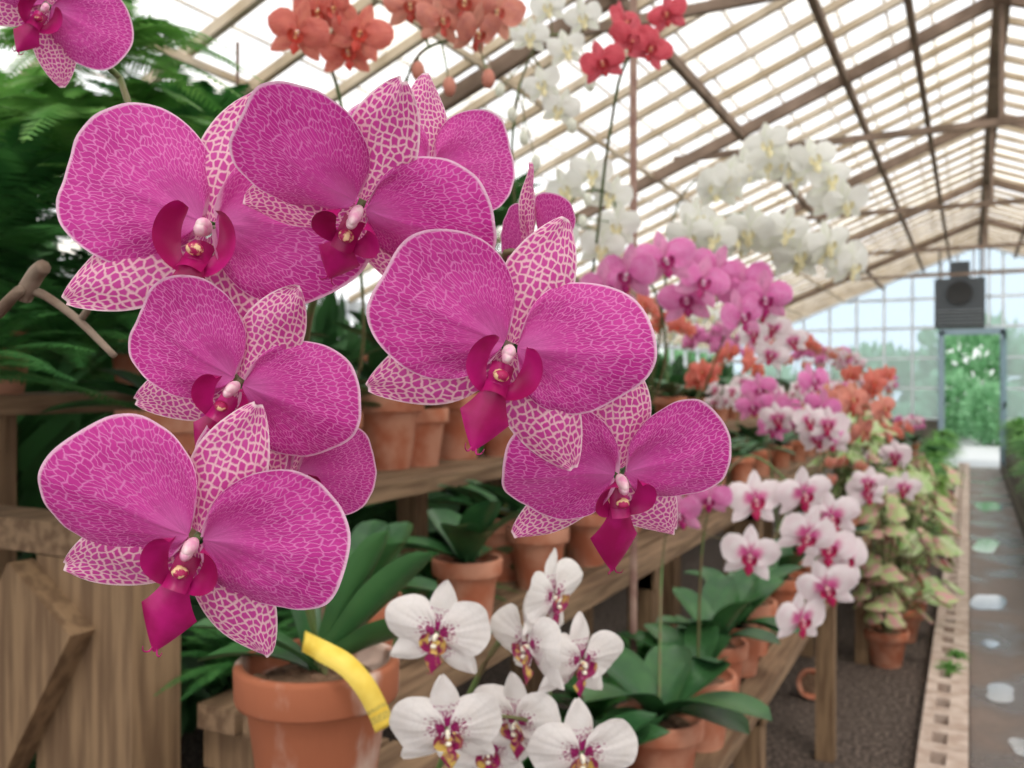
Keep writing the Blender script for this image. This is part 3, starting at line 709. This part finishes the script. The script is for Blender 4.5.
# hanging unit heater
bm, _ = new_bm()
box(bm, (-.52,16.3,2.42), (.22,16.8,3.22), 0)
lathe(bm, Matrix.Translation((-.15,16.29,2.98)) @ Matrix.Rotation(math.pi/2,4,'X'), [(.19,0),(.19,.02),(.17,.02),(.04,.01),(.01,.012)], 1, 24)
for k in range(5): box(bm, (-.48,16.26,2.46+k*.055), (.18,16.30,2.478+k*.055), 2)
for x in (-.45,.15): tube(bm, [Vector((x,16.55,3.2)), Vector((x,16.55,rz(x)-.02))], .015, .015, 1, 6)
box(bm, (-.30,16.4,3.22), (0,16.7,3.5), 0)
new_obj('unit_heater', bm, [mat('heater_gray', (.08,.09,.10), .6), mat('heater_black', (.03,.03,.03), .5), mat('heater_louvre', (.25,.28,.30), .5)], False)

# ------------------------------------------------------------------ outdoors
bm, _ = new_bm(); box(bm, (-30,18.2,-.2), (30,60,-.02)); new_obj('ground', bm, [mat('lawn', (.20,.30,.12), .9, (.35,.38,.25), 2)], False)
bm, _ = new_bm(); box(bm, (-.8,18.16,-.019), (1.0,30,0)); new_obj('outdoor_path', bm, [mat('pale_concrete', (.50,.52,.52), .8)], False)
SH = mat('shrub_leaf', (.16,.38,.18), .5, (.36,.64,.38), 3, trans=.3)
SHD = mat('dark_shrub_leaf', (.02,.07,.02), .5, (.045,.14,.04), 3, trans=.15)
def shrub_mesh(seed, m, n=1100):
    bm, uvl = new_bm(); q = random.Random(seed)
    for i in range(n):
        v = Vector((q.gauss(0,1), q.gauss(0,1), q.gauss(0,1))).normalized()*q.uniform(.6,1)
        p = Vector((v.x, v.y, 1+v.z)); d = (v+Vector((0,0,.3))).normalized()
        blade(bm, uvl, Matrix.Translation(p), (0,0,0), d, Vector((q.gauss(0,1),q.gauss(0,1),q.gauss(0,1))), .24, .06, prof_leaf, -.3, .2, 0, 2, 3)
    for k in range(7):
        a = k*.9; tube(bm, [Vector((0,0,0)), Vector((.2*math.cos(a),.2*math.sin(a),.7)), Vector((.6*math.cos(a),.6*math.sin(a),1.3))], .05, .015, 0, 5, 3)
    o = new_obj('shrub', bm, [m]); me = o.data; bpy.data.objects.remove(o); return me
sme = shrub_mesh(3, SH); smd = shrub_mesh(4, SHD, 1500)
for (x,y,s) in ((.1,30,1.7),(-2.5,29,1.3),(-1.3,24,.5),(1.6,23,.6),(-5,26,1.0),(3,28,1.4),(.6,25,.75),(-8,28,1.4),(-3.5,23,.5),(-.5,27,.9)):
    inst('shrub', sme, TM(x,y,0,s,x))
for i,(x,y,s) in enumerate(((-3.0,.4,.95),(-3.1,1.6,1.0),(-3.1,3.0,.95),(-3.15,4.5,.9),(-3.2,6.2,.9),(-3.2,8.0,.9),(-3.25,10.,.85),(-3.25,12.,.85))):
    inst('dark_shrub', smd, TM(x,y,0,s,i*1.7))

# ------------------------------------------------------------------ light
w = bpy.data.worlds.new('World'); scn.world = w; w.use_nodes = True
bg = w.node_tree.nodes['Background']; bg.inputs[0].default_value = (.98,.985,1.0,1); bg.inputs[1].default_value = 1.5
sd = bpy.data.lights.new('sun', 'SUN'); sd.energy = 2.3; sd.angle = math.radians(16); sd.color = (1,.96,.9)
so = bpy.data.objects.new('sun', sd); scn.collection.objects.link(so)
so.rotation_euler = Vector((-.45,.55,-1)).to_track_quat('-Z','Y').to_euler()

# ------------------------------------------------------------------ camera
cd = bpy.data.cameras.new('camera'); cam = bpy.data.objects.new('camera', cd); scn.collection.objects.link(cam)
cd.sensor_width = 36; cd.lens = 900/1024*36; cd.clip_start = .02
cam.location = (0,0,EYE); cam.rotation_euler = (math.pi/2, 0, TH)
cd.dof.use_dof = True; cd.dof.focus_distance = .33; cd.dof.aperture_fstop = 16
scn.camera = cam
